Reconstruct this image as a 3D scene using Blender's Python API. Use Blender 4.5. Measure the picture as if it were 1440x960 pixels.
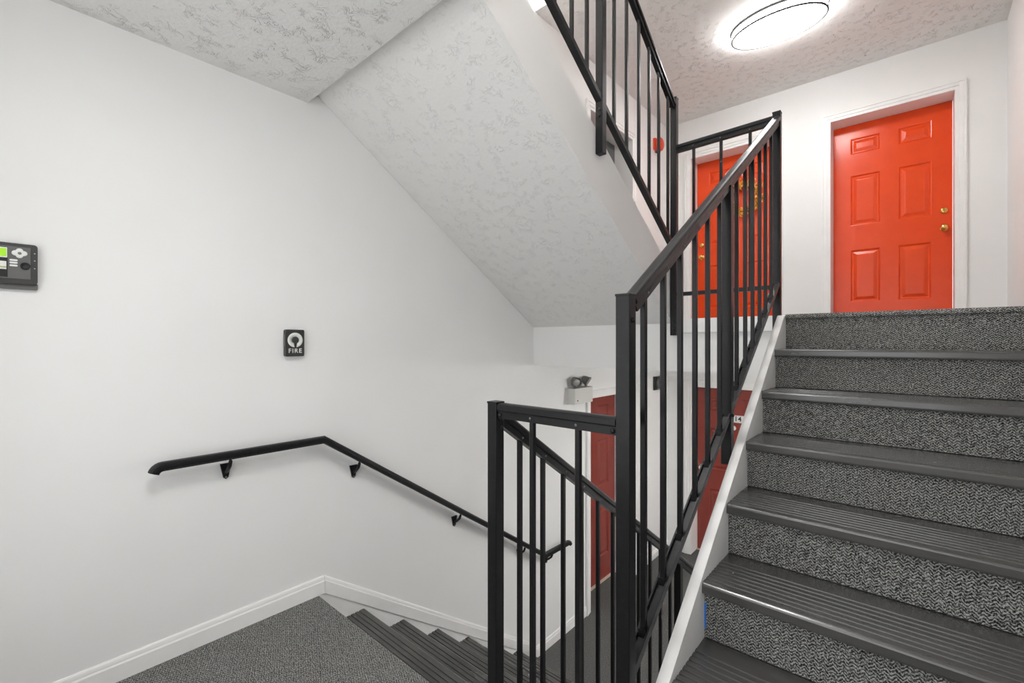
import bpy, math, random
from mathutils import Vector, Matrix
for o in list(bpy.data.objects): bpy.data.objects.remove(o)
SC = bpy.context.scene
COL = SC.collection
random.seed(4)

# ------------------------------------------------------------------ camera, world, exposure
CAMZ = 1.370
cam = bpy.data.cameras.new('camera'); cam.lens = 16.0; cam.sensor_width = 36.0
cam.shift_y = 1/1440; cam.clip_start = 0.02
camo = bpy.data.objects.new('camera', cam); COL.objects.link(camo)
camo.location = (0, 0, CAMZ); camo.rotation_euler = (math.pi/2, 0, math.atan2(561, 640))
SC.camera = camo
wd = bpy.data.worlds.new('world'); SC.world = wd; wd.use_nodes = True
wd.node_tree.nodes['Background'].inputs[0].default_value = (0.97, 0.985, 1, 1)
wd.node_tree.nodes['Background'].inputs[1].default_value = 1.25
SC.view_settings.view_transform = 'Standard'; SC.view_settings.look = 'None'
SC.view_settings.gamma = 1.0; SC.view_settings.exposure = 1.0
SC.view_settings.use_curve_mapping = False
LAMP_UPPER, LAMP_HALF, LAMP_LOWER, LAMP_TOP = 18.5, 19.5, 24.5, 40.0
SC.cycles.diffuse_bounces = 8
# out-of-view window added in the back wall for soft fill light; a portal tells the renderer where it is
WX0, WX1, WZ0, WZ1 = -1.95, 0.30, 0.55, 2.45
pl_ = bpy.data.lights.new('fill_window_portal', 'AREA'); pl_.shape = 'RECTANGLE'; pl_.size = WX1-WX0; pl_.size_y = WZ1-WZ0; pl_.cycles.is_portal = True
po = bpy.data.objects.new('fill_window_portal', pl_); COL.objects.link(po); po.location = ((WX0+WX1)/2, -0.36, (WZ0+WZ1)/2); po.rotation_euler = (math.pi/2, 0, 0)

# ------------------------------------------------------------------ materials
def mat(name, col, rough=0.5, metal=0.0, spec=0.5, emit=None):
    m = bpy.data.materials.new(name); m.use_nodes = True
    b = m.node_tree.nodes['Principled BSDF']
    b.inputs['Base Color'].default_value = (*col, 1); b.inputs['Roughness'].default_value = rough
    b.inputs['Metallic'].default_value = metal; b.inputs['Specular IOR Level'].default_value = spec
    if emit:
        b.inputs['Emission Color'].default_value = (*emit[0], 1); b.inputs['Emission Strength'].default_value = emit[1]
    return m
def nt(m):
    t = m.node_tree; return t, t.nodes, t.links, t.nodes['Principled BSDF']
def pos(t):
    g = t.nodes.new('ShaderNodeNewGeometry'); return g.outputs['Position']
def noise(t, vec, scale, detail=3, rough=0.5, dist=0.0):
    n = t.nodes.new('ShaderNodeTexNoise'); n.inputs['Scale'].default_value = scale; n.inputs['Detail'].default_value = detail
    n.inputs['Roughness'].default_value = rough; n.inputs['Distortion'].default_value = dist
    t.links.new(vec, n.inputs['Vector']); return n.outputs['Fac']
def ramp(t, fac, stops):
    r = t.nodes.new('ShaderNodeValToRGB'); e = r.color_ramp.elements
    while len(e) < len(stops): e.new(0.5)
    for k, (p, c) in enumerate(stops): e[k].position = p; e[k].color = (*c, 1) if len(c) == 3 else c
    t.links.new(fac, r.inputs['Fac']); return r.outputs['Color']
def bump(t, b, height, strength, dist):
    n = t.nodes.new('ShaderNodeBump'); n.inputs['Strength'].default_value = strength; n.inputs['Distance'].default_value = dist
    t.links.new(height, n.inputs['Height']); t.links.new(n.outputs['Normal'], b.inputs['Normal'])
def math_(t, op, a, b=None, c=None):
    n = t.nodes.new('ShaderNodeMath'); n.operation = op
    for k, v in enumerate((a, b, c)):
        if v is None: continue
        if isinstance(v, (int, float)): n.inputs[k].default_value = v
        else: t.links.new(v, n.inputs[k])
    return n.outputs[0]

def wall_paint():
    m = mat('wall_paint', (0.86, 0.857, 0.847), 0.55, spec=0.3)
    t, N, L, b = nt(m); p = pos(t)
    c = ramp(t, noise(t, p, 2.2, 4), [(0.3, (0.845, 0.843, 0.832)), (0.7, (0.87, 0.868, 0.86))]); L.new(c, b.inputs['Base Color'])
    bump(t, b, noise(t, p, 140, 3), 0.05, 0.002); return m
def ceiling_paint(name='textured_ceiling_paint', k=0.75, dd=0.008):
    m = mat(name, (0.85, 0.84, 0.825), 0.8, spec=0.2)
    t, N, L, b = nt(m); p = pos(t)
    w = t.nodes.new('ShaderNodeTexNoise'); w.inputs['Scale'].default_value = 9; w.inputs['Detail'].default_value = 2
    L.new(p, w.inputs['Vector'])
    mx = t.nodes.new('ShaderNodeVectorMath'); mx.operation = 'MULTIPLY_ADD'; mx.inputs[1].default_value = (0.12,)*3
    L.new(w.outputs['Color'], mx.inputs[0]); L.new(p, mx.inputs[2])
    a = noise(t, mx.outputs[0], 19, 3, 0.5, 2.2)
    r1 = math_(t, 'ABSOLUTE', math_(t, 'SUBTRACT', a, 0.5))          # ridges where the noise crosses its middle
    r1 = math_(t, 'SUBTRACT', 1.0, math_(t, 'MINIMUM', math_(t, 'MULTIPLY', r1, 22.0), 1.0))
    msk = math_(t, 'SMOOTH_MIN', math_(t, 'MAXIMUM', math_(t, 'MULTIPLY_ADD', noise(t, p, 16, 3), 6.0, -2.9), 0.0), 1.0, 0.2)
    hgt = math_(t, 'ADD', math_(t, 'MULTIPLY', r1, msk), math_(t, 'MULTIPLY', noise(t, p, 70, 4), 0.35))
    bump(t, b, hgt, k, dd); return m
def trim_paint():
    m = mat('white_trim_paint', (0.84, 0.835, 0.815), 0.35, spec=0.45)
    t, N, L, b = nt(m); p = pos(t)
    c = ramp(t, noise(t, p, 9, 4), [(0.3, (0.86, 0.855, 0.84)), (0.65, (0.89, 0.885, 0.875))]); L.new(c, b.inputs['Base Color']); return m
def black_metal():
    m = mat('black_painted_steel', (0.010, 0.010, 0.011), 0.3, spec=0.28)
    t, N, L, b = nt(m); p = pos(t)
    c = ramp(t, noise(t, p, 60, 5, 0.7), [(0.5, (0.008, 0.008, 0.009)), (0.75, (0.014, 0.014, 0.015)), (0.92, (0.05, 0.05, 0.05))]); L.new(c, b.inputs['Base Color'])
    L.new(ramp(t, noise(t, p, 25, 4), [(0.3, (0.28,)*3), (0.7, (0.36,)*3)]), b.inputs['Roughness']); return m
def vinyl():
    m = mat('grey_rubber_tread', (0.06, 0.058, 0.056), 0.25, spec=1.0)
    t, N, L, b = nt(m); p = pos(t)
    mp = t.nodes.new('ShaderNodeMapping'); mp.inputs['Scale'].default_value = (1, 2, 2); L.new(p, mp.inputs['Vector'])
    c = ramp(t, noise(t, mp.outputs[0], 7, 5, 0.65), [(0.3, (0.055, 0.054, 0.051)), (0.62, (0.068, 0.066, 0.063)), (0.85, (0.085, 0.083, 0.079))])
    L.new(c, b.inputs['Base Color'])
    L.new(ramp(t, noise(t, mp.outputs[0], 5, 4), [(0.3, (0.18,)*3), (0.7, (0.28,)*3)]), b.inputs['Roughness'])
    return m
def carpet(name, vertical, p_=0.023, q_=0.0100, lo=0.014, hi=0.50, chev=1.0):
    m = mat(name, (0.09, 0.09, 0.085), 0.95, spec=0.1)
    t, N, L, b = nt(m); p = pos(t)
    wob = t.nodes.new('ShaderNodeTexNoise'); wob.inputs['Scale'].default_value = 160; wob.inputs['Detail'].default_value = 2; L.new(p, wob.inputs['Vector'])
    mx = t.nodes.new('ShaderNodeVectorMath'); mx.operation = 'MULTIPLY_ADD'; mx.inputs[1].default_value = (0.012,)*3
    L.new(wob.outputs['Color'], mx.inputs[0]); L.new(p, mx.inputs[2])
    s = t.nodes.new('ShaderNodeSeparateXYZ'); L.new(mx.outputs[0], s.inputs[0])
    u, v = s.outputs[0], s.outputs[2 if vertical else 1]
    tri = math_(t, 'PINGPONG', u, p_/2)
    k = math_(t, 'ADD', math_(t, 'MULTIPLY', v, 1/q_), math_(t, 'MULTIPLY', tri, chev/q_))
    st = math_(t, 'MULTIPLY_ADD', math_(t, 'SINE', math_(t, 'MULTIPLY', k, 2*math.pi)), 0.5, 0.5)
    f = noise(t, p, 230, 2, 0.6)
    h = math_(t, 'ADD', math_(t, 'MULTIPLY', st, 0.36), math_(t, 'MULTIPLY', f, 1.0))
    md = (lo+hi)*0.33
    c = ramp(t, h, [(0.42, (lo, lo, lo*0.97)), (0.66, (md*0.75, md*0.75, md*0.73)), (0.90, (hi, hi, hi*0.95))])
    L.new(c, b.inputs['Base Color']); bump(t, b, h, 0.8, 0.005); return m
def speckle_carpet():
    m = mat('speckled_carpet', (0.06, 0.06, 0.058), 0.95, spec=0.1)
    t, N, L, b = nt(m); p = pos(t); f = noise(t, p, 120, 5, 0.8)
    L.new(ramp(t, f, [(0.35, (0.045, 0.045, 0.044)), (0.55, (0.13, 0.13, 0.126)), (0.75, (0.36, 0.36, 0.35))]), b.inputs['Base Color'])
    bump(t, b, f, 0.6, 0.006); return m
def door_paint(name, c0, c1, rough):
    m = mat(name, c0, rough, spec=0.5); t, N, L, b = nt(m); p = pos(t)
    L.new(ramp(t, noise(t, p, 5, 5, 0.6), [(0.35, c0), (0.75, c1)]), b.inputs['Base Color'])
    bump(t, b, noise(t, p, 60, 3), 0.04, 0.002); return m

M = dict(
    wall=wall_paint(), ceil=ceiling_paint(), sofit=ceiling_paint('textured_soffit_paint', 0.5, 0.006), trim=trim_paint(), black=black_metal(), vinyl=vinyl(),
    riser=carpet('riser_carpet', True), carpet=carpet('landing_carpet', False, lo=0.025, hi=0.48), lowcarpet=speckle_carpet(),
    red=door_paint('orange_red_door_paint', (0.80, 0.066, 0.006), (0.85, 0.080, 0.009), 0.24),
    dred=door_paint('lower_door_red', (0.25, 0.045, 0.033), (0.28, 0.052, 0.038), 0.25),  # lower doors get a darker, browner red
    gdoor=door_paint('grey_door_paint', (0.10, 0.10, 0.10), (0.13, 0.13, 0.13), 0.4),
    brass=mat('polished_brass', (0.85, 0.55, 0.16), 0.18, 1.0), steel=mat('brushed_nickel', (0.7, 0.69, 0.66), 0.3, 1.0), rim=mat('grey_rim', (0.07, 0.07, 0.07), 0.5, spec=0.2),
    plastic=mat('dark_grey_plastic', (0.035, 0.035, 0.034), 0.45), plastic2=mat('mid_grey_plastic', (0.12, 0.12, 0.115), 0.5),
    white=mat('white_plastic', (0.8, 0.8, 0.77), 0.4), offwhite=mat('off_white_enamel', (0.66, 0.65, 0.61), 0.45),
    lcd=mat('green_lcd', (0.3, 0.55, 0.02), 0.3, emit=((0.40, 0.9, 0.02), 0.18)),
    ink=mat('black_ink', (0.01, 0.01, 0.01), 0.6), horn=mat('red_alarm_enamel', (0.75, 0.06, 0.012), 0.35),
    olive=mat('pale_olive_print', (0.45, 0.5, 0.25), 0.5), tape=mat('blue_masking_tape', (0.03, 0.22, 0.75), 0.6), glass=mat('lamp_lens', (0.75, 0.75, 0.72), 0.12, 0.6),
    gmetal=mat('grey_cast_metal', (0.2, 0.2, 0.195), 0.4, 0.6), rubber=mat('threshold_metal', (0.55, 0.45, 0.36), 0.5),
    twig=mat('brown_twig', (0.10, 0.045, 0.015), 0.8))
def leaf_mat():
    m = mat('autumn_leaves', (0.7, 0.25, 0.02), 0.6); t, N, L, b = nt(m)
    L.new(ramp(t, noise(t, pos(t), 45, 2), [(0.3, (0.12, 0.03, 0.006)), (0.42, (0.75, 0.22, 0.01)), (0.6, (0.95, 0.60, 0.08)), (0.75, (0.40, 0.05, 0.01))]), b.inputs['Base Color']); return m
M['leaf'] = leaf_mat()
def pane_mat():
    m = bpy.data.materials.new('fill_window_glass'); m.use_nodes = True; t = m.node_tree; t.nodes.clear()
    o = t.nodes.new('ShaderNodeOutputMaterial'); mx = t.nodes.new('ShaderNodeMixShader'); mx.inputs[0].default_value = 0.08
    a = t.nodes.new('ShaderNodeBsdfTransparent'); g = t.nodes.new('ShaderNodeBsdfGlossy'); g.inputs['Roughness'].default_value = 0.02
    t.links.new(a.outputs[0], mx.inputs[1]); t.links.new(g.outputs[0], mx.inputs[2]); t.links.new(mx.outputs[0], o.inputs[0]); return m
M['pane'] = pane_mat()  # clear panes of the added fill window

# ------------------------------------------------------------------ mesh helpers
class MB:
    def __init__(s): s.v = []; s.f = []; s.sm = []
    def add(s, vs, fs, smooth=False):
        n = len(s.v); s.v += [Vector(v) for v in vs]; s.f += [tuple(i+n for i in f) for f in fs]; s.sm += [smooth]*len(fs); return s
    def box(s, x0, x1, y0, y1, z0, z1):
        return s.add([(x0,y0,z0),(x1,y0,z0),(x1,y1,z0),(x0,y1,z0),(x0,y0,z1),(x1,y0,z1),(x1,y1,z1),(x0,y1,z1)],
                     [(0,3,2,1),(4,5,6,7),(0,1,5,4),(1,2,6,5),(2,3,7,6),(3,0,4,7)])
    def prism(s, prof, axis, a0, a1, smooth=False):
        """prof: closed loop of 2-D points. axis 'x': (y,z); 'y': (x,z); 'z': (x,y)."""
        def pt(p, a): return {'x': (a, p[0], p[1]), 'y': (p[0], a, p[1]), 'z': (p[0], p[1], a)}[axis]
        n = len(prof); vs = [pt(p, a0) for p in prof] + [pt(p, a1) for p in prof]
        s.add(vs, [(i, (i+1) % n, n+(i+1) % n, n+i) for i in range(n)], smooth)
        return s.add(vs, [tuple(range(n))[::-1], tuple(range(n, 2*n))])
    def sweep(s, prof, path, up=(0,0,1), smooth=False):
        """prof (side, up) closed loop swept along a polyline with mitred corners."""
        path = [Vector(p) for p in path]; n = len(prof); rings = []
        for i, p in enumerate(path):
            d0 = (path[i]-path[i-1]).normalized() if i else (path[1]-path[0]).normalized()
            d1 = (path[i+1]-path[i]).normalized() if i < len(path)-1 else d0
            t = (d0+d1).normalized(); side0 = d0.cross(Vector(up)).normalized()
            side = t.cross(Vector(up)); side = side.normalized() if side.length > 1e-6 else side0
            u = side.cross(t).normalized(); k = 1/max(0.3, t.dot(d0))
            rings.append([p + side*a + u*b*k for a, b in prof])
        vs = [v for r in rings for v in r]; fs = []
        for r in range(len(rings)-1):
            for i in range(n): fs.append((r*n+i, r*n+(i+1) % n, (r+1)*n+(i+1) % n, (r+1)*n+i))
        s.add(vs, fs, smooth)
        return s.add(vs, [tuple(range(n)), tuple(range((len(rings)-1)*n, len(rings)*n))[::-1]])
    def tube(s, path, r, n=10):
        prof = [(r*math.cos(2*math.pi*i/n), r*math.sin(2*math.pi*i/n)) for i in range(n)]
        d = (Vector(path[1])-Vector(path[0])).normalized()
        return s.sweep(prof, path, (0,0,1) if abs(d.z) < 0.95 else (0,1,0), True)
    def lathe(s, prof, c, axis, n=20, sx=1.0, sy=1.0):
        """prof: (radius, height) along axis from centre c."""
        ax = Vector(axis).normalized(); a = Vector((0,0,1)) if abs(ax.z) < 0.9 else Vector((1,0,0))
        e1 = ax.cross(a).normalized(); e2 = ax.cross(e1); c = Vector(c)
        if abs(ax.z) > 0.9: e1, e2 = Vector((1,0,0)), Vector((0,1,0))
        vs = [c+e1*(r*sx*math.cos(2*math.pi*i/n))+e2*(r*sy*math.sin(2*math.pi*i/n))+ax*h for r, h in prof for i in range(n)]
        fs = [(k*n+i, k*n+(i+1) % n, (k+1)*n+(i+1) % n, (k+1)*n+i) for k in range(len(prof)-1) for i in range(n)]
        s.add(vs, fs, True)
        return s.add(vs, [tuple(range(n))[::-1], tuple(range((len(prof)-1)*n, len(prof)*n))])
    def mesh(s, name, off=(0,0,0)):
        me = bpy.data.meshes.new(name); o = Vector(off)
        me.from_pydata([tuple(v-o) for v in s.v], [], s.f)
        me.polygons.foreach_set('use_smooth', s.sm)
        import bmesh
        bm = bmesh.new(); bm.from_mesh(me); bmesh.ops.recalc_face_normals(bm, faces=bm.faces); bm.to_mesh(me); bm.free()
        return me
def worigin(o):
    p = Vector((0,0,0))
    while o: p += o.location; o = o.parent
    return p
def bevel(o, w, seg=2):
    b = o.modifiers.new('bevel', 'BEVEL'); b.width = w; b.segments = seg; b.limit_method = 'ANGLE'; b.angle_limit = math.radians(40)
    return o
def link(name, me, m, parent=None, loc=(0,0,0)):
    o = bpy.data.objects.new(name, me); COL.objects.link(o); o.location = loc
    if me.materials: pass
    else: me.materials.append(M[m])
    if parent: o.parent = parent
    return o
def part(name, mb, m, parent, bev=0, seg=2):
    o = link(name, mb.mesh(name, worigin(parent)), m, parent)
    if bev: bevel(o, bev, seg)
    return o
def struct(name, mb, m, bev=0):
    o = link(name, mb.mesh(name), m); o['kind'] = 'structure'
    if bev: bevel(o, bev)
    return o
def thing(name, label, cat, loc, group=None):
    o = bpy.data.objects.new(name, None); COL.objects.link(o); o.location = loc; o.empty_display_size = 0.1
    o['label'] = label; o['category'] = cat
    if group: o['group'] = group
    return o
def text_mesh(body, size, depth=0.001, bold=0.0, space=1.0):
    cu = bpy.data.curves.new('lettering', 'FONT'); cu.body = body; cu.size = size; cu.extrude = depth; cu.offset = bold
    cu.space_character = space; cu.align_x = 'CENTER'; cu.align_y = 'CENTER'
    ob = bpy.data.objects.new('lettering', cu); COL.objects.link(ob)
    dg = bpy.context.evaluated_depsgraph_get(); me = bpy.data.meshes.new_from_object(ob.evaluated_get(dg))
    bpy.data.objects.remove(ob); return me

# ------------------------------------------------------------------ the shell
XL, XR, YB, YF = -2.421, 0.636, -0.35, 5.866
RISE = 0.1905
ZU, ZL = 8*RISE, -7*RISE                     # upper and lower floor levels; the half landing is z = 0
ZTOP, ZBOT, TH, REC = 5.6, ZL-0.15, 0.25, 0.22
CUP, CHALF, CLOW, YFAS = 4.20, 2.647, 1.173, 3.04
def grid_wall(name, cells, m='wall'):
    mb = MB()
    for c in cells: mb.box(*c)
    return struct(name, mb, m)
HEADU, HEADL = 3.700, 0.805
DLY = (3.945, 4.86)                          # doorways in the left wall
ys = [YB-TH, DLY[0], DLY[1], YF+TH]
cells = [(XL-TH, XL, ys[0], ys[1], ZBOT, ZTOP), (XL-TH, XL, ys[2], ys[3], ZBOT, ZTOP)]
for z0, z1 in ((ZBOT, ZL), (HEADL, ZU), (HEADU, ZTOP)): cells.append((XL-TH, XL, ys[1], ys[2], z0, z1))
grid_wall('wall_left', cells)
DF1, DF2 = (-2.107, -1.163), (-0.641, 0.304)  # doorways in the far wall
cells = [(XL, DF1[0], YF, YF+TH, ZBOT, ZTOP), (DF1[1], DF2[0], YF, YF+TH, ZBOT, ZTOP), (DF2[1], XR+TH, YF, YF+TH, ZBOT, ZTOP)]
for z0, z1 in ((ZBOT, ZL), (HEADL, ZU), (HEADU, ZTOP)): cells.append((DF1[0], DF1[1], YF, YF+TH, z0, z1))
for z0, z1 in ((ZBOT, ZU), (HEADU, ZTOP)): cells.append((DF2[0], DF2[1], YF, YF+TH, z0, z1))
grid_wall('wall_far', cells)
grid_wall('wall_right', [(XR, XR+TH, YB-TH, YF, ZBOT, ZTOP)])
grid_wall('wall_back', [(XL, WX0, YB-TH, YB, ZBOT, ZTOP), (WX1, XR, YB-TH, YB, ZBOT, ZTOP), (WX0, WX1, YB-TH, YB, ZBOT, WZ0), (WX0, WX1, YB-TH, YB, WZ1, ZTOP)])
wn = MB()
xm = (WX0+WX1)/2
for a, b_ in ((WX0, WX0+0.05), (xm-0.025, xm+0.025), (WX1-0.05, WX1)): wn.box(a, b_, YB-0.16, YB-0.10, WZ0, WZ1)
for a, b_ in ((WX0+0.05, xm-0.025), (xm+0.025, WX1-0.05)):
    for z in (WZ0, WZ1-0.05): wn.box(a, b_, YB-0.16, YB-0.10, z, z+0.05)
wn.box(WX0-0.04, WX1+0.04, YB-0.10, YB+0.03, WZ0-0.03, WZ0)
wo = struct('fill_window_1', wn, 'trim', 0.003)  # added frame around the fill light opening, behind the camera
for a, b_ in ((WX0+0.05, xm-0.025), (xm+0.025, WX1-0.05)):
    link('pane', MB().box(a, b_, YB-0.132, YB-0.128, WZ0+0.05, WZ1-0.05).mesh('pane'), 'pane', wo)
XST = -0.5223                                # inner face of the right flight's stringer
# half landing floor, upper landing carpet, lower floor
struct('floor', MB().box(XL, -1.14, YB, 1.161, -0.2, 0).box(-1.14, -0.557, YB, 1.127, -0.2, 0).box(-0.557, XR, YB, 1.045, -0.2, 0), 'carpet')
struct('floor', MB().box(XL, XR, YFAS-0.004, YF, ZU-0.024, ZU).box(XST, XR, 2.90, YFAS-0.004, ZU-0.024, ZU), 'carpet')
struct('floor', MB().box(XL, XR, YB, YF, ZL-0.15, ZL), 'lowcarpet')
struct('floor', MB().box(DF1[0], DF1[1], YF, YF+REC+0.05, ZU-0.01, ZU+0.001).box(DF2[0], DF2[1], YF, YF+REC+0.05, ZU-0.01, ZU+0.001).box(XL-REC-0.05, XL, DLY[0], DLY[1], ZU-0.01, ZU+0.001), 'carpet')
struct('floor', MB().box(DF1[0], DF1[1], YF, YF+REC+0.05, ZL-0.01, ZL+0.001).box(XL-REC-0.05, XL, DLY[0], DLY[1], ZL-0.01, ZL+0.001), 'lowcarpet')
# ceilings: underside of the next half landing, upper landing ceiling, lower landing ceiling, roof of the well
struct('ceiling', MB().box(XL, XR, YB, 1.107, CHALF, 2.83), 'ceil')
struct('ceiling', MB().box(XL, XR, YFAS+0.02, YF, CUP, 4.55), 'ceil')
struct('ceiling', MB().box(XL, XR, YFAS, YF, CLOW, ZU-0.024), 'wall')
struct('ceiling', MB().box(XL, XR, YB, YF, ZTOP-0.1, ZTOP), 'ceil')
# soffit of the flight above the right flight (leads to the floor above)
struct('ceiling', MB().prism([(1.107, 2.66), (3.06, 4.20), (3.06, 4.38), (1.107, 2.83)], 'x', -0.557, XR), 'ceil')
# slab edge boards
struct('trim_1', MB().box(-1.2105, -0.557, YFAS-0.018, YFAS-0.0005, 1.434, ZU+0.002), 'trim', 0.003)
struct('trim_2', MB().box(-1.2105, -0.557, YFAS-0.01, YFAS+0.02, CUP-0.002, 4.57), 'trim', 0.003)

# baseboards ---------------------------------------------------------
def bprof(hh=0.094):      # (out from the wall, height)
    return [(0, 0), (0.014, 0), (0.014, hh-0.028), (0.010, hh-0.022), (0.010, hh-0.016), (0.008, hh-0.006), (0.004, hh), (0, hh)]
def base_run(mb, p0, p1, inward, hh=0.094, z_extra=0.0):
    p0, p1 = Vector(p0), Vector(p1); inw = Vector(inward); pr = bprof(hh); n = len(pr)
    vs = [p0+inw*a+Vector((0,0,b)) for a, b in pr]+[p1+inw*a+Vector((0,0,b)) for a, b in pr]
    mb.add(vs, [(i, (i+1) % n, n+(i+1) % n, n+i) for i in range(n)]+[tuple(range(n))[::-1], tuple(range(n, 2*n))])
CW = 0.08
b = MB()
base_run(b, (XL, YB, 0), (XL, 1.195, 0), (1,0,0))
base_run(b, (XL, 1.197, 0), (XL, 2.93, -0.70*1.733), (1,0,0), 0.096)
base_run(b, (XL, 2.93, -0.70*1.733), (XL, 3.08, ZL), (1,0,0), 0.096)
base_run(b, (XL, 3.08, ZL), (XL, DLY[0]-CW, ZL), (1,0,0))
base_run(b, (XL, DLY[1]+CW, ZL), (XL, YF, ZL), (1,0,0))
base_run(b, (XL, YFAS, ZU), (XL, DLY[0]-CW, ZU), (1,0,0)); base_run(b, (XL, DLY[1]+CW, ZU), (XL, YF, ZU), (1,0,0))
struct('baseboard_left', b, 'trim')
b = MB()
for z in (ZL, ZU):
    base_run(b, (XL+0.014, YF, z), (DF1[0]-CW, YF, z), (0,-1,0))
base_run(b, (DF1[1]+CW, YF, ZU), (DF2[0]-CW, YF, ZU), (0,-1,0)); base_run(b, (DF2[1]+CW, YF, ZU), (XR, YF, ZU), (0,-1,0))
base_run(b, (DF1[1]+CW, YF, ZL), (XR, YF, ZL), (0,-1,0))
struct('baseboard_far', b, 'trim')
# skirt board below the sloping baseboard of the left flight
RUNL, NL0 = 0.279, 1.161
struct('trim_3', MB().prism([(1.165, -0.002), (1.21, -0.012), (2.93, -1.215), (3.07, ZL), (2.80, ZL), (1.165, -0.25)], 'x', XL, XL+0.006), 'trim')

# door casings ------------------------------------------------------
def casing(name, axis, a0, a1, z0, z1, face):
    """axis 'y': opening along x in the far wall; 'x': opening along y in the left wall."""
    mb = MB()
    def bx(u0, u1, za, zb, d0, d1):
        if axis == 'y': mb.box(u0, u1, face-d1, face-d0, za, zb)
        else: mb.box(face+d0, face+d1, u0, u1, za, zb)
    for k, (off, d) in enumerate(((0.0, 0.012), (0.030, 0.018), (0.062, 0.024))):
        w = (0.030, 0.032, 0.018)[k]
        bx(a0-off-w, a0-off, z0, z1+off+w, 0, d); bx(a1+off, a1+off+w, z0, z1+off+w, 0, d); bx(a0-off, a1+off, z1+off, z1+off+w, 0, d)
    return struct(name, mb, 'trim', 0.002)
casing('trim_4', 'y', *DF2, ZU, HEADU, YF); casing('trim_5', 'y', *DF1, ZU, HEADU, YF); casing('trim_6', 'y', *DF1, ZL, HEADL, YF)
casing('trim_7', 'x', *DLY, ZL, HEADL, XL); casing('trim_8', 'x', *DLY, ZU, HEADU, XL)

# doors -------------------------------------------------------------
def door(name, width, height, m, origin, rz, knob_side, hw, knob_m, grooves=True):
    """six panel door, local frame: x along the width, -y faces the stair, z up."""
    mb = MB(); g = 0.003
    k = height/2.176
    xs = [0.0, 0.151, 0.401, 0.542, 0.793, 0.944]; xs = [x*width/0.944 for x in xs]
    zs = [0.0, 0.277*k, 0.835*k, 1.095*k, 1.632*k, 1.858*k, 2.028*k, height]
    xs[0] += g; xs[-1] -= g; zs[0] += 0.012; zs[-1] -= g
    for i in range(5):
        for j in range(7):
            hole = i in (1, 3) and j in (1, 3, 5)
            mb.box(xs[i], xs[i+1], 0.014 if hole else 0.0, 0.044, zs[j], zs[j+1])
    me = mb.mesh(name); o = link(name, me, m); o['kind'] = 'structure'; o.location = origin; o.rotation_euler = (0, 0, rz)
    for i in (1, 3):
        for j in (1, 3, 5):
            x0, x1, z0, z1 = xs[i], xs[i+1], zs[j], zs[j+1]; p = MB(); rings = []
            for inset, dep in ((0.0, 0.0), (0.006, 0.002), (0.016, 0.0125), (0.026, 0.0125), (0.052, 0.003), (0.058, 0.002)):
                rings.append([(x0+inset, dep, z0+inset), (x1-inset, dep, z0+inset), (x1-inset, dep, z1-inset), (x0+inset, dep, z1-inset)])
            vs = [v for r in rings for v in r]
            p.add(vs, [(r*4+q, r*4+(q+1) % 4, (r+1)*4+(q+1) % 4, (r+1)*4+q) for r in range(5) for q in range(4)]+[(20, 21, 22, 23)])
            link('panel', p.mesh('panel'), m, o)
    kx = width-0.062 if knob_side > 0 else 0.062
    if hw:
        zk, zd = hw
        q = MB().lathe([(0.0, 0.0), (0.032, 0.0), (0.032, 0.006), (0.026, 0.009), (0.012, 0.012), (0.011, 0.03), (0.022, 0.036), (0.028, 0.046), (0.027, 0.058), (0.018, 0.066), (0.0, 0.067)], (kx, 0, zk), (0,-1,0), 18)
        link('door_knob', q.mesh('door_knob'), knob_m, o)
        if zd:
            q = MB().lathe([(0.0, 0.0), (0.030, 0.0), (0.030, 0.008), (0.024, 0.016), (0.018, 0.018), (0.0, 0.018)], (kx, 0, zd), (0,-1,0), 18)
            dbt = link('deadbolt', q.mesh('deadbolt'), knob_m, o)
            q = MB().box(kx-0.004, kx+0.004, -0.026, -0.017, zd-0.012, zd+0.012)
            link('thumb_turn', q.mesh('thumb_turn'), knob_m, dbt)
    q = MB().box(0, width, -0.03, 0.044, -0.001, 0.010); link('threshold', q.mesh('threshold'), 'rubber', o)
    return o
W1 = DF2[1]-DF2[0]; W2 = DF1[1]-DF1[0]; WL = DLY[1]-DLY[0]; HU = HEADU-ZU; HL = HEADL-ZL
d1 = door('door_1', W1, HU, 'red', (DF2[0], YF+REC, ZU), 0, 1, (2.478-ZU, 2.647-ZU), 'brass')
d2 = door('door_2', W2, HU, 'red', (DF1[0], YF+REC, ZU), 0, -1, (2.473-ZU, 2.63-ZU), 'brass')
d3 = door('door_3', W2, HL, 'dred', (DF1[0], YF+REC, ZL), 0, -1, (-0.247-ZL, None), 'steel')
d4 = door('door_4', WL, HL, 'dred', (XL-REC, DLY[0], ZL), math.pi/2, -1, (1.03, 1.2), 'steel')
d5 = door('door_5', WL, HU, 'gdoor', (XL-REC, DLY[0], ZU), math.pi/2, 1, (0.95, None), 'steel')
# unit number plate, door viewer and knocker disc on the lower door
px, pz = -1.600-DF1[0], 0.416-ZL
pl = link('number_plate', MB().box(px-0.075, px+0.065, -0.003, 0, pz-0.045, pz+0.045).mesh('number_plate'), 'white', d3)
pl['label'] = 'white number plate reading 14'
me = text_mesh('14', 0.085, 0.0006, 0.0012); me.materials.append(M['ink'])
n = bpy.data.objects.new('number', me); COL.objects.link(n); n.parent = pl; n.location = (px-0.012, -0.0042, pz); n.rotation_euler = (math.pi/2, 0, 0)
link('door_viewer', MB().lathe([(0, 0), (0.03, 0), (0.03, 0.006), (0.02, 0.010), (0, 0.010)], (-1.662-DF1[0], 0, 0.300-ZL), (0,-1,0), 18).mesh('door_viewer'), 'white', d3)

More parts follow.
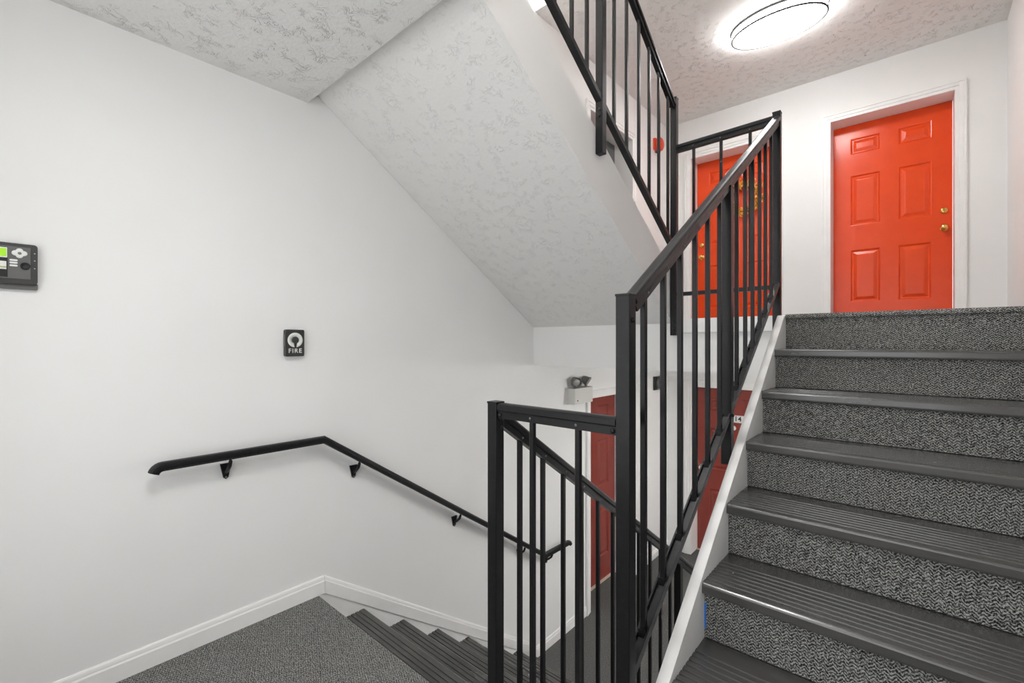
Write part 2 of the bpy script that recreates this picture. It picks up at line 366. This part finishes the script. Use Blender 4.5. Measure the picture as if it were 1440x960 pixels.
# ------------------------------------------------------------------ stairs
def tread_mesh(run, x0, x1, facing, over=0.025):
    """facing -1: nose towards -y, tread runs to +y; +1: mirrored. Origin at the nose edge on the tread top."""
    dp = run+over; pr = [(0.006, -0.037), (0.001, -0.034), (0.0, -0.028), (0.0, -0.008), (0.002, -0.003), (0.006, -0.0005), (0.012, 0.0)]
    y = 0.034
    while y < dp*0.70:
        pr += [(y, 0.0), (y+0.0015, -0.004), (y+0.0075, -0.004), (y+0.0090, 0.0)]
        y += 0.0265
    pr += [(dp*0.74, 0.0), (dp*0.745, -0.0025), (dp, -0.0025), (dp, -0.02), (0.03, -0.02), (0.026, -0.037)]
    if facing > 0: pr = [(-a, b) for a, b in pr]
    return MB().prism(pr, 'x', x0, x1).mesh('tread')
def flight(root, n_tread, nose, dirn, facing, run, x0, x1, z_first, risers):
    tm = tread_mesh(run, x0, x1, facing); tm.materials.append(M['vinyl'])
    s = -facing
    rm = MB().box(x0, x1, min(0.025*s, 0.043*s), max(0.025*s, 0.043*s), -RISE, -0.006).mesh('riser'); rm.materials.append(M['riser'])
    o = root.location
    for j in range(n_tread):
        t = link('tread', tm, 'vinyl', root); t.location = Vector((0, nose(j), z_first+j*dirn*RISE))-o
    for y, z in risers:
        r = link('riser', rm, 'riser', root); r.location = Vector((0, y, z))-o
# right flight, rising to the upper landing
RUNR, NR1 = 0.2675, 1.0177
r = thing('staircase', 'carpeted stair flight with grey ribbed rubber treads rising to the orange-red doors', 'staircase', (0, NR1, 0))
flight(r, 7, lambda j: NR1+RUNR*j, 1, -1, RUNR, XST, XR-0.003, RISE, [(NR1+RUNR*j, RISE*(j+1)) for j in range(7)])
ry = NR1+RUNR*7
pr = [(ry+0.04, ZU-RISE), (ry+0.016, ZU-RISE), (ry+0.012, ZU-0.03), (ry, ZU-0.022), (ry-0.001, ZU-0.012), (ry+0.004, ZU-0.003), (ry+0.014, ZU+0.0005), (ry+0.04, ZU+0.0005)]
tr = part('riser', MB().prism(pr, 'x', XST, XR-0.003), 'riser', r)
tr['label'] = 'top carpet riser wrapped over the landing edge'
SLR = RISE/RUNR
def nl(y): return RISE+(y-NR1)*SLR
pr = [(0.98, 0.0), (0.98, nl(0.98)+0.014), (2.862, nl(2.862)+0.010), (2.885, ZU-0.005), (YFAS-0.02, ZU-0.005), (YFAS-0.02, ZU-0.33), (1.43, 0.0)]
st = part('stringer', MB().prism(pr, 'x', XST-0.0345, XST), 'trim', r, 0.002)
part('underside', MB().prism([(1.16, -0.2), (1.16, -0.03), (YFAS-0.02, ZU-0.24), (YFAS-0.02, ZU-0.33), (1.42, -0.2)], 'x', XST, XR-0.003), 'wall', r)
nj = NR1+RUNR*3
tp = MB()
for k in range(7):
    a = random.uniform(0.002, 0.005)
    tp.box(XST+0.0005, XST+a+0.003, NR1+RUNR*2+0.0235, NR1+RUNR*2+0.0248, RISE*2+0.030+k*0.012, RISE*2+0.042+k*0.012)
part('tape_strip', tp, 'tape', r)['label'] = 'scrap of blue masking tape at the carpet edge'
# left flight, descending to the lower floor
XSL = -1.14
r = thing('staircase', 'stair flight with dark ribbed treads descending along the white wall handrail', 'staircase', (-1.8, NL0, ZL))
flight(r, 6, lambda j: NL0+RUNL*(j+1), -1, 1, RUNL, XL+0.0065, XSL, -RISE, [(NL0+RUNL*j, -RISE*j) for j in range(7)])
SLL = RISE/RUNL
pr = [(1.165, 0.02), (NL0+6*RUNL, -RISE*6+0.03), (NL0+6*RUNL+0.05, ZL), (NL0+6*RUNL-0.25, ZL), (1.165, -0.28)]
part('stringer', MB().prism(pr, 'x', XSL+0.001, XSL+0.035), 'trim', r, 0.002)
# upper flight, above the left flight
RUNU, NU1, XSU = 0.298, 3.15, -1.2105
r = thing('staircase', 'upper stair flight seen from below with a textured white sloping soffit', 'staircase', (-1.8, NU1, ZU))
flight(r, 6, lambda j: NU1-RUNU*j, 1, 1, RUNU, XL+0.003, XSU-0.041, ZU+RISE, [(NU1-RUNU*j, ZU+RISE*(j+1)) for j in range(7)])
def sof(y): return 2.656-0.643*(y-1.236)
pr = [(1.1075, sof(1.1075)), (YFAS-0.001, sof(YFAS-0.001)), (YFAS-0.001, sof(YFAS)+0.04), (1.36, sof(1.36)+0.045), (1.34, 2.83), (1.1075, 2.83)]
part('soffit', MB().prism(pr, 'x', XL+0.003, XSU-0.003), 'sofit', r)
def stt(y): return 2.333-0.63*(y-2.231)
pr = [(1.1075, sof(1.1075)-0.003), (3.019, sof(3.019)-0.003), (3.019, stt(3.019)), (1.1075, stt(1.1075))]
part('stringer', MB().prism(pr, 'x', XSU-0.003, XSU), 'wall', r)
pr = [(1.1075, sof(1.1075)+0.15), (3.019, sof(3.019)+0.15), (3.019, stt(3.019)), (1.1075, stt(1.1075))]
part('stringer_core', MB().prism(pr, 'x', XSU-0.04, XSU-0.003), 'wall', r)

# ------------------------------------------------------------------ railings
PW = 0.041
CAP = [(-0.021, -0.012), (-0.019, -0.016), (0.019, -0.016), (0.021, -0.012), (0.021, 0.001), (0.017, 0.007), (0.009, 0.010), (-0.009, 0.010), (-0.017, 0.007), (-0.021, 0.001)]
CHAN = [(-0.0145, -0.040), (0.0145, -0.040), (0.0145, -0.016), (-0.0145, -0.016)]
LOWR = [(-0.017, -0.012), (0.017, -0.012), (0.017, 0.012), (0.012, 0.012), (0.012, 0.0), (-0.012, 0.0), (-0.012, 0.012), (-0.017, 0.012)]
def post(root, x, y, z0, z1):
    p = part('post', MB().box(x-PW/2, x+PW/2, y-PW/2, y+PW/2, z0, z1), 'black', root, 0.0025)
    part('post_cap', MB().box(x-PW/2-0.0012, x+PW/2+0.0012, y-PW/2-0.0012, y+PW/2+0.0012, z1-0.004, z1+0.0025), 'black', p, 0.001)
    return p
def bolts(p, pts, axis):
    for q in pts:
        part('bolt', MB().lathe([(0, 0), (0.0075, 0), (0.0075, 0.003), (0.005, 0.006), (0, 0.0062)], q, axis, 10), 'steel' if False else 'black', p)
def handrail(root, p0, p1, screws=(), side=(1,0,0)):
    h = part('handrail', MB().sweep(CAP, [p0, p1]), 'black', root)
    part('channel', MB().sweep(CHAN, [p0, p1]), 'black', h)
    return h
def baluster(root, x, y, z0, z1, screw=None):
    b = part('baluster', MB().box(x-0.008, x+0.008, y-0.008, y+0.008, z0, z1), 'black', root, 0.001, 1)
    if screw:
        part('screw', MB().lathe([(0, 0), (0.0045, 0), (0.003, 0.002), (0, 0.0022)], screw[0], screw[1], 8), 'gmetal', b)
    return b
def lerp(p0, p1, t): return tuple(a+(b-a)*t for a, b in zip(p0, p1))
# right flight guard
YP = 1.150
A0, A1 = (-0.591, YP), (-0.584, 3.000)
r = thing('stair_railing', 'black steel railing with glossy handrail beside the rising flight of rubber treads', 'railing', (A0[0], A0[1], 0))
def xr(y): return A0[0]+(y-A0[1])/(A1[1]-A0[1])*(A1[0]-A0[0])
pt0, pt1 = (xr(1.171), 1.171, 1.490), (xr(2.979), 2.979, 2.662)
sl = (pt1[2]-pt0[2])/(pt1[1]-pt0[1])
def ztop(y): return pt0[2]+sl*(y-pt0[1])
b0, b1 = (xr(1.171), 1.171, 0.455), (xr(2.979), 2.979, 1.705)
sb = (b1[2]-b0[2])/(b1[1]-b0[1])
def zlow(y): return b0[2]+sb*(y-b0[1])
p2 = post(r, A0[0], YP, -0.19, 1.500); bolts(p2, [(A0[0]+PW/2, YP, 1.43)], (1,0,0))
ym = 2.061; pm = post(r, xr(ym), ym, 0.853, ztop(ym)-0.04); bolts(pm, [(xr(ym)+PW/2, ym, 1.06), (xr(ym)+PW/2, ym, 0.90)], (1,0,0))
pe = post(r, A1[0], A1[1], 1.40, 2.700)
hr = handrail(r, pt0, pt1)
lr = part('bottom_rail', MB().sweep(LOWR, [b0, b1]), 'black', r)
for y in (1.261, 1.400, 1.539, 1.678, 1.814, 1.957, 2.195, 2.334, 2.464, 2.599, 2.722, 2.850):
    baluster(r, xr(y), y, zlow(y)+0.001, ztop(y)-0.036, ((xr(y)+0.0145, y, ztop(y)-0.034), (1,0,0)))
    part('baluster_seat', MB().box(xr(y)-0.0118, xr(y)+0.0118, y-0.014, y+0.014, zlow(y)-0.008, zlow(y)+0.014), 'black', lr)
for yy in (1.2, 2.95):
    part('spacer', MB().box(-0.5705, -0.557, yy-0.012, yy+0.012, nl(yy)-0.16, nl(yy)-0.13), 'black', p2 if yy < 2 else pe)
# level guard across the well
r = thing('landing_railing', 'short level black railing between two newel posts at the half landing edge', 'railing', (-0.84, YP, 0))
x0, x1 = -1.083+PW/2+0.004, A0[0]-PW/2-0.0015
handrail(r, (x0, YP, 1.152), (x1, YP, 1.152))
part('bottom_rail', MB().sweep(LOWR, [(x0, YP, 0.10), (x1, YP, 0.10)]), 'black', r)
for x in (-0.919, -0.745): baluster(r, x, YP, 0.101, 1.116, ((x, YP-0.0145, 1.125), (0,-1,0)))
bolts(r, [(x0+0.010, YP-0.0145, 1.123), (x1-0.010, YP-0.0145, 1.123)], (0,-1,0))
# left flight guard
XLR = -1.083
r = thing('stair_railing', 'black steel railing sloping down beside the descending flight to the lower floor', 'railing', (XLR, YP, 0))
q0, q1 = (XLR, YP+PW/2+0.001, 1.125), (XLR, 3.10, -0.155)
sq = (q1[2]-q0[2])/(q1[1]-q0[1])
def zq(y): return q0[2]+sq*(y-q0[1])
pl_ = post(r, XLR, YP, -0.19, 1.163); bolts(pl_, [(XLR+PW/2, YP+0.004, 1.105), (XLR+PW/2, YP+0.006, 1.075)], (1,0,0))
post(r, XLR, 2.80, ZL, zq(2.80)-0.047)
handrail(r, q0, q1)
w0, w1 = (XLR, YP+PW/2, 0.10), (XLR, 2.78, 0.10+sq*(2.78-YP-PW/2)); lw = part('bottom_rail', MB().sweep(LOWR, [w0, w1]), 'black', r)
for k in range(11):
    y = 1.279+0.139*k
    baluster(r, XLR, y, 0.10+sq*(y-q0[1]), zq(y)-0.036, ((XLR+0.0145, y, zq(y)-0.034), (1,0,0)))
# upper flight guard
XU = -1.189
r = thing('stair_railing', 'black steel railing of the upper flight bolted to the outside of its white stringer', 'railing', (XU, 3.0, ZU))
u0, u1 = (XU, 3.0-PW/2, 2.955), (XU, 1.30, 2.955+0.645*1.68)
def zu(y): return u0[2]+0.645*(u0[1]-y)
v0, v1 = (XU, 3.0-PW/2, 1.990), (XU, 1.30, 1.990+0.640*1.68)
def zv(y): return v0[2]+0.640*(v0[1]-y)
pn = post(r, XU, 3.0, 1.415, 2.995); bolts(pn, [(XU+0.008, 3.0-PW/2, 2.93), (XU+0.006, 3.0-PW/2, 1.50), (XU+0.006, 3.0-PW/2, 1.455)], (0,-1,0))
pk = post(r, XU, 2.045, 2.328, zu(2.045)-0.04); bolts(pk, [(XU+0.002, 2.045-PW/2, 2.55), (XU+0.002, 2.045-PW/2, 2.515)], (0,-1,0))
post(r, XU, 1.28, 2.82, zu(1.28)+0.05)
handrail(r, u0, u1); lu = part('bottom_rail', MB().sweep(LOWR, [v0, v1]), 'black', r)
for y in (2.895, 2.751, 2.612, 2.473, 2.322, 2.180, 1.910, 1.778, 1.640, 1.50): baluster(r, XU, y, zv(y)+0.001, zu(y)-0.036)
# upper landing guard
r = thing('landing_railing', 'level black railing along the upper landing edge in front of the wreathed door', 'railing', (-0.9, 3.0, ZU))
x0, x1 = XU+PW/2+0.0015, A1[0]-PW/2-0.0015
handrail(r, (x0, 3.0, 2.668), (x1, 3.0, 2.676)); part('bottom_rail', MB().sweep(LOWR, [(x0, 3.0, 1.687), (x1, 3.0, 1.690)]), 'black', r)
for x in (-1.060, -0.892, -0.726): baluster(r, x, 3.0, 1.687, 2.635, ((x, 3.0-0.0145, 2.644), (0,-1,0)))
# stub of the railing post of the floor above, on its slab edge
r = thing('railing_post', 'black railing post end hanging on the slab edge of the floor above', 'post', (-1.189, 3.0, 4.19))
post(r, -1.189, 3.0, 4.19, 5.3)

# ------------------------------------------------------------------ wall handrail
XW = XL+0.070
r = thing('wall_handrail', 'black wall handrail bending down along the left wall', 'handrail', (XL, 0.44, 0))
HP = [(-0.020, -0.014), (0.020, -0.014), (0.022, 0.0), (0.021, 0.012), (0.014, 0.020), (0.0, 0.023), (-0.014, 0.020), (-0.021, 0.012), (-0.022, 0.0)]
def arc(cy, cz, rad, a0, a1, n=5): return [(XW, cy+rad*math.cos(math.radians(a0+(a1-a0)*i/n)), cz+rad*math.sin(math.radians(a0+(a1-a0)*i/n))) for i in range(n+1)]
path = arc(0.468, 0.819, 0.030, 165, 90)+[(XW, 1.160, 0.849), (XW, 3.090, -0.440), (XW, 3.115, -0.452)]+arc(3.455, -0.488, 0.030, 90, 15)
rail = part('rail', MB().sweep(HP, path), 'black', r)
part('groove', MB().sweep([(-0.0225, -0.010), (-0.017, -0.010), (-0.017, -0.006), (-0.0225, -0.006)], path[5:-5]), 'ink', rail)
part('groove', MB().sweep([(0.017, -0.010), (0.0225, -0.010), (0.0225, -0.006), (0.017, -0.006)], path[5:-5]), 'ink', rail)
for y in (0.720, 1.370, 2.140, 2.840, 3.215):
    zr = 0.849 if y < 1.16 else (0.849-0.668*(y-1.16) if y < 3.09 else -0.455)
    zr -= 0.014
    bk = part('bracket', MB().tube([(XL+0.006, y, zr-0.075), (XL+0.030, y, zr-0.062), (XL+0.060, y, zr-0.035), (XW, y, zr-0.012), (XW, y, zr+0.004)], 0.0085, 10), 'black', r)
    tri = [(-0.024, 0.0), (0.024, 0.0), (0.021, -0.014), (0.010, -0.066), (0.0, -0.074), (-0.010, -0.066), (-0.021, -0.014)]
    mb = MB().prism([(y+a, zr-0.032+b) for a, b in tri], 'x', XL, XL+0.009)
    part('wall_plate', mb, 'black', bk, 0.002)
    part('screw', MB().lathe([(0, 0), (0.005, 0), (0.003, 0.002), (0, 0.0022)], (XL+0.009, y, zr-0.096), (1,0,0), 8), 'gmetal', bk)

# ------------------------------------------------------------------ devices on the left wall
def plate_yz(mb, y0, y1, z0, z1, x0, x1, rad=0.0, seg=4):
    if rad <= 0: return mb.box(x0, x1, y0, y1, z0, z1)
    pts = []
    for cy, cz, a0 in ((y1-rad, z1-rad, 0), (y0+rad, z1-rad, 90), (y0+rad, z0+rad, 180), (y1-rad, z0+rad, 270)):
        for i in range(seg+1):
            a = math.radians(a0+90*i/seg); pts.append((cy+rad*math.cos(a), cz+rad*math.sin(a)))
    return mb.prism(pts, 'x', x0, x1)
# fire alarm pull station
fy, fz = 1.030, 1.365
r = thing('fire_alarm', 'small black fire alarm pull station with a white ring on the wall', 'fire alarm', (XL, fy, fz-0.07))
part('housing', plate_yz(MB(), fy-0.047, fy+0.047, fz-0.068, fz+0.070, XL, XL+0.028, 0.008), 'plastic', r, 0.003)
ringp = part('ring', MB().lathe([(0.038, 0.0), (0.038, 0.0025), (0.033, 0.003), (0.017, 0.0012), (0.017, 0.0)], (XL+0.0275, fy, fz+0.016), (1,0,0), 28), 'white', r)
mb = MB().lathe([(0, 0), (0.017, 0), (0.017, 0.005), (0.014, 0.007), (0, 0.007)], (XL+0.0275, fy, fz+0.016), (1,0,0), 24)
mb.prism([(fy-0.0075, fz+0.004), (fy+0.0075, fz+0.004), (fy+0.0035, fz-0.026), (fy-0.0035, fz-0.026)], 'x', XL+0.029, XL+0.0335)
part('lever', mb, 'plastic', r)
part('hinge', MB().box(XL+0.004, XL+0.020, fy-0.050, fy-0.0465, fz-0.02, fz+0.045), 'gmetal', r)
me = text_mesh('FIRE', 0.032, 0.0006, 0.0004, 1.22); me.materials.append(M['white'])
n = bpy.data.objects.new('lettering', me); COL.objects.link(n); n.parent = r; n.location = (0.0288, 0, -0.040+0.070); n.rotation_euler = (math.pi/2, 0, math.pi/2)
# alarm annunciator panel at the left edge
r = thing('fire_annunciator', 'dark grey alarm annunciator with green display and white buttons on the wall', 'annunciator', (XL, -0.08, 1.577))
py0, py1, pz0, pz1 = -0.30, 0.108, 1.578, 1.722
part('housing', plate_yz(MB(), py0, py1, pz0, pz1, XL, XL+0.026, 0.010), 'plastic', r, 0.004)
part('back_box', plate_yz(MB(), py0, py1+0.001, pz0-0.018, pz0+0.004, XL, XL+0.014, 0.004), 'plastic2', r)
kp = part('face_plate', MB().box(XL+0.026, XL+0.028, py0+0.03, 0.090, pz0+0.018, pz1-0.012), 'plastic2', r)
part('screen_bezel', MB().box(XL+0.028, XL+0.0285, py0+0.04, 0.0345, pz0+0.022, pz1-0.016), 'ink', kp)
sc = part('screen', MB().box(XL+0.0285, XL+0.0295, -0.22, 0.0315, 1.672, 1.700), 'lcd', r)
part('screen_frame', MB().box(XL+0.028, XL+0.0292, -0.225, 0.0335, 1.668, 1.704), 'white', sc)
part('label_strip', MB().box(XL+0.0285, XL+0.0295, -0.22, 0.0315, 1.627, 1.655), 'white', r)
part('label_band', MB().box(XL+0.0295, XL+0.0298, -0.22, 0.0310, 1.631, 1.637), 'olive', r)
pad = MB()
for dy, dz, ra in ((0, 0, 0.013), (0.010, 0, 0.0095), (-0.010, 0, 0.0095), (0, 0.008, 0.0095), (0, -0.008, 0.0095)):
    pad.lathe([(0, 0), (ra, 0), (ra, 0.003), (ra-0.002, 0.004+0.04*max(0, ra-0.0095)), (0, 0.004+0.08*max(0, ra-0.0095))], (XL+0.028, 0.063+dy, 1.687+dz), (1,0,0), 18)
pd = part('navigation_pad', pad, 'white', r)
part('pad_button', MB().lathe([(0, 0), (0.005, 0), (0.004, 0.001), (0, 0.001)], (XL+0.0322, 0.063, 1.687), (1,0,0), 14), 'gmetal', pd)
for z in (1.661, 1.652, 1.642):
    part('button', plate_yz(MB(), 0.0385, 0.0585, z-0.0032, z+0.0032, XL+0.028, XL+0.0305, 0.003, 3), 'white', r)
part('key_switch', MB().lathe([(0, 0), (0.0125, 0), (0.0125, 0.004), (0.010, 0.005), (0.008, 0.003), (0, 0.003)], (XL+0.028, 0.0765, 1.643), (1,0,0), 20), 'ink', r)
for z in (1.691, 1.665, 1.637):
    part('indicator', MB().lathe([(0, 0), (0.0022, 0), (0.0015, 0.0015), (0, 0.0016)], (XL+0.026, 0.1005, z), (1,0,0), 8), 'white', r)
# emergency light above the lower door
r = thing('emergency_light', 'off white emergency light box with two swivel lamp heads by the lower door', 'emergency light', (XL, 3.68, 0.795))
part('housing', MB().box(XL+0.0245, XL+0.098, 3.523, 3.840, 0.795, 0.940), 'offwhite', r, 0.003)
part('back_plate', MB().box(XL, XL+0.025, 3.518, 3.845, 0.790, 0.945), 'offwhite', r, 0.002)
part('top_plate', MB().box(XL+0.003, XL+0.096, 3.526, 3.837, 0.9395, 0.943), 'gmetal', r)
part('test_switch', MB().lathe([(0, 0), (0.008, 0), (0.006, 0.004), (0, 0.004)], (XL+0.098, 3.575, 0.827), (1,0,0), 10), 'ink', r)
for y, ax in ((3.605, Vector((0.72, -0.45, -0.45))), (3.790, Vector((0.75, 0.25, -0.5)))):
    ax.normalize(); c = Vector((XL+0.055, y, 1.000))
    hd = part('lamp_head', MB().lathe([(0, -0.05), (0.024, -0.046), (0.036, -0.022), (0.046, 0.012), (0.052, 0.018), (0.052, 0.026), (0.047, 0.026), (0.044, 0.018), (0, 0.016)], c, ax, 20), 'gmetal', r)
    part('lens', MB().lathe([(0, 0.0), (0.042, 0.0), (0.030, 0.008), (0, 0.011)], c+ax*0.017, ax, 20), 'glass', hd)
    part('swivel', MB().tube([(XL+0.055, y, 0.941), (XL+0.055, y, 0.955), tuple(c-ax*0.03)], 0.011, 10), 'gmetal', hd)
# alarm horns near the far corner, one on each floor
r = thing('alarm_horn', 'dark square alarm horn near the corner at the lower floor', 'alarm horn', (XL, 5.52, 0.77))
part('back_plate', MB().box(XL, XL+0.022, 5.43, 5.62, 0.770, 0.940), 'plastic', r, 0.004)
part('sounder', MB().lathe([(0, 0), (0.075, 0), (0.075, 0.02), (0.066, 0.036), (0.045, 0.040), (0.040, 0.032), (0.02, 0.032), (0.018, 0.040), (0, 0.042)], (XL+0.022, 5.525, 0.855), (1,0,0), 24), 'plastic2', r)
r = thing('alarm_bell', 'red round alarm bell high on the wall of the upper landing', 'alarm bell', (XL, 5.49, 3.75))
part('gong', MB().lathe([(0, 0), (0.020, 0), (0.080, 0.004), (0.085, 0.012), (0.080, 0.046), (0.065, 0.060), (0.03, 0.068), (0, 0.069)], (XL+0.030, 5.50, 3.845), (1,0,0), 24), 'horn', r)
part('back_box', MB().box(XL, XL+0.032, 5.43, 5.57, 3.775, 3.915), 'horn', r, 0.004)
part('striker', MB().tube([(XL+0.02, 5.47, 3.75), (XL+0.065, 5.44, 3.722), (XL+0.085, 5.45, 3.735)], 0.012, 8), 'ink', r)

# ------------------------------------------------------------------ wreath on the far left door
wc = Vector((-1.535, YF+REC-0.045, 3.125))
r = thing('wreath', 'round wreath of orange autumn leaves hanging on an orange-red door', 'wreath', tuple(wc-Vector((0,0,0.23))))
ring = [wc+Vector((0.17*math.cos(a), 0, 0.17*math.sin(a))) for a in [2*math.pi*i/32 for i in range(33)]]
mb = MB()
for k in range(3):
    ph = k*2.1
    mb.tube([p+Vector((0.012*math.cos(5*i/32*6.283+ph), 0.012*math.sin(5*i/32*6.283+ph), 0)) for i, p in enumerate(ring)], 0.010, 6)
part('twig_ring', mb, 'twig', r)
mb = MB()
for k in range(260):
    a = random.uniform(0, 2*math.pi); rad = 0.17+random.gauss(0, 0.028)
    c = wc+Vector((rad*math.cos(a), -0.008-random.random()*0.034, rad*math.sin(a)))
    R = Matrix.Rotation(random.uniform(0, 6.28), 3, 'Y') @ Matrix.Rotation(random.uniform(-0.9, 0.9), 3, 'X') @ Matrix.Rotation(random.uniform(-0.8, 0.8), 3, 'Z')
    L = random.uniform(0.022, 0.038); w = L*0.42
    pts = [(0, 0, -L), (w, -0.006, -0.2*L), (w*0.7, -0.004, 0.4*L), (0, 0, L), (-w*0.7, -0.004, 0.4*L), (-w, -0.006, -0.2*L), (0, 0.003, 0)]
    mb.add([c+R @ Vector(p) for p in pts], [(0, 1, 6), (1, 2, 6), (2, 3, 6), (3, 4, 6), (4, 5, 6), (5, 0, 6)])
part('foliage', mb, 'leaf', r)['kind'] = 'stuff'

# ------------------------------------------------------------------ ceiling lights
def lamp(label, c, rx, ry, strength, deep=0.06):
    r = thing('ceiling_light', label, 'ceiling light', c); x, y, z = c
    part('base', MB().lathe([(0, 0), (1.0*rx, 0), (1.0*rx, -0.010), (0, -0.012)], c, (0,0,1), 48, 1, ry/rx), 'white', r)
    m = bpy.data.materials.new('lit_diffuser'); m.use_nodes = True; b = m.node_tree.nodes['Principled BSDF']
    b.inputs['Base Color'].default_value = (0.85, 0.85, 0.83, 1)
    b.inputs['Emission Color'].default_value = (1.0, 0.99, 0.975, 1); b.inputs['Emission Strength'].default_value = strength
    d = MB().lathe([(0.985*rx, -0.011), (0.985*rx, -deep), (0.93*rx, -deep-0.010), (0.80*rx, -deep-0.018), (0.5*rx, -deep-0.026), (0.001, -deep-0.028)], c, (0,0,1), 48, 1, ry/rx)
    me = d.mesh('diffuser', c); me.materials.append(m); link('diffuser', me, 'white', r)
    for k, (f, dz) in enumerate(((1.0, -0.010), (0.99, -deep))):
        pts = [(x+f*rx*math.cos(2*math.pi*i/48), y+f*ry*math.sin(2*math.pi*i/48), z+dz) for i in range(49)]
        part('trim_ring', MB().tube(pts, 0.009, 8), 'rim', r)
    return r
lamp('lit oval ceiling light with nickel rims above the upper landing doors', (-0.880, 4.53, CUP), 0.370, 0.225, LAMP_UPPER, 0.075)
lamp('lit round ceiling light under the next half landing', (-0.85, 0.28, CHALF), 0.20, 0.20, LAMP_HALF, 0.05)
lamp('lit oval ceiling light above the lower floor', (0.05, 4.45, CLOW), 0.39, 0.235, LAMP_LOWER, 0.09)
lamp('lit round ceiling light at the top of the stairwell', (-1.4, 1.6, ZTOP-0.1), 0.30, 0.30, LAMP_TOP, 0.12)
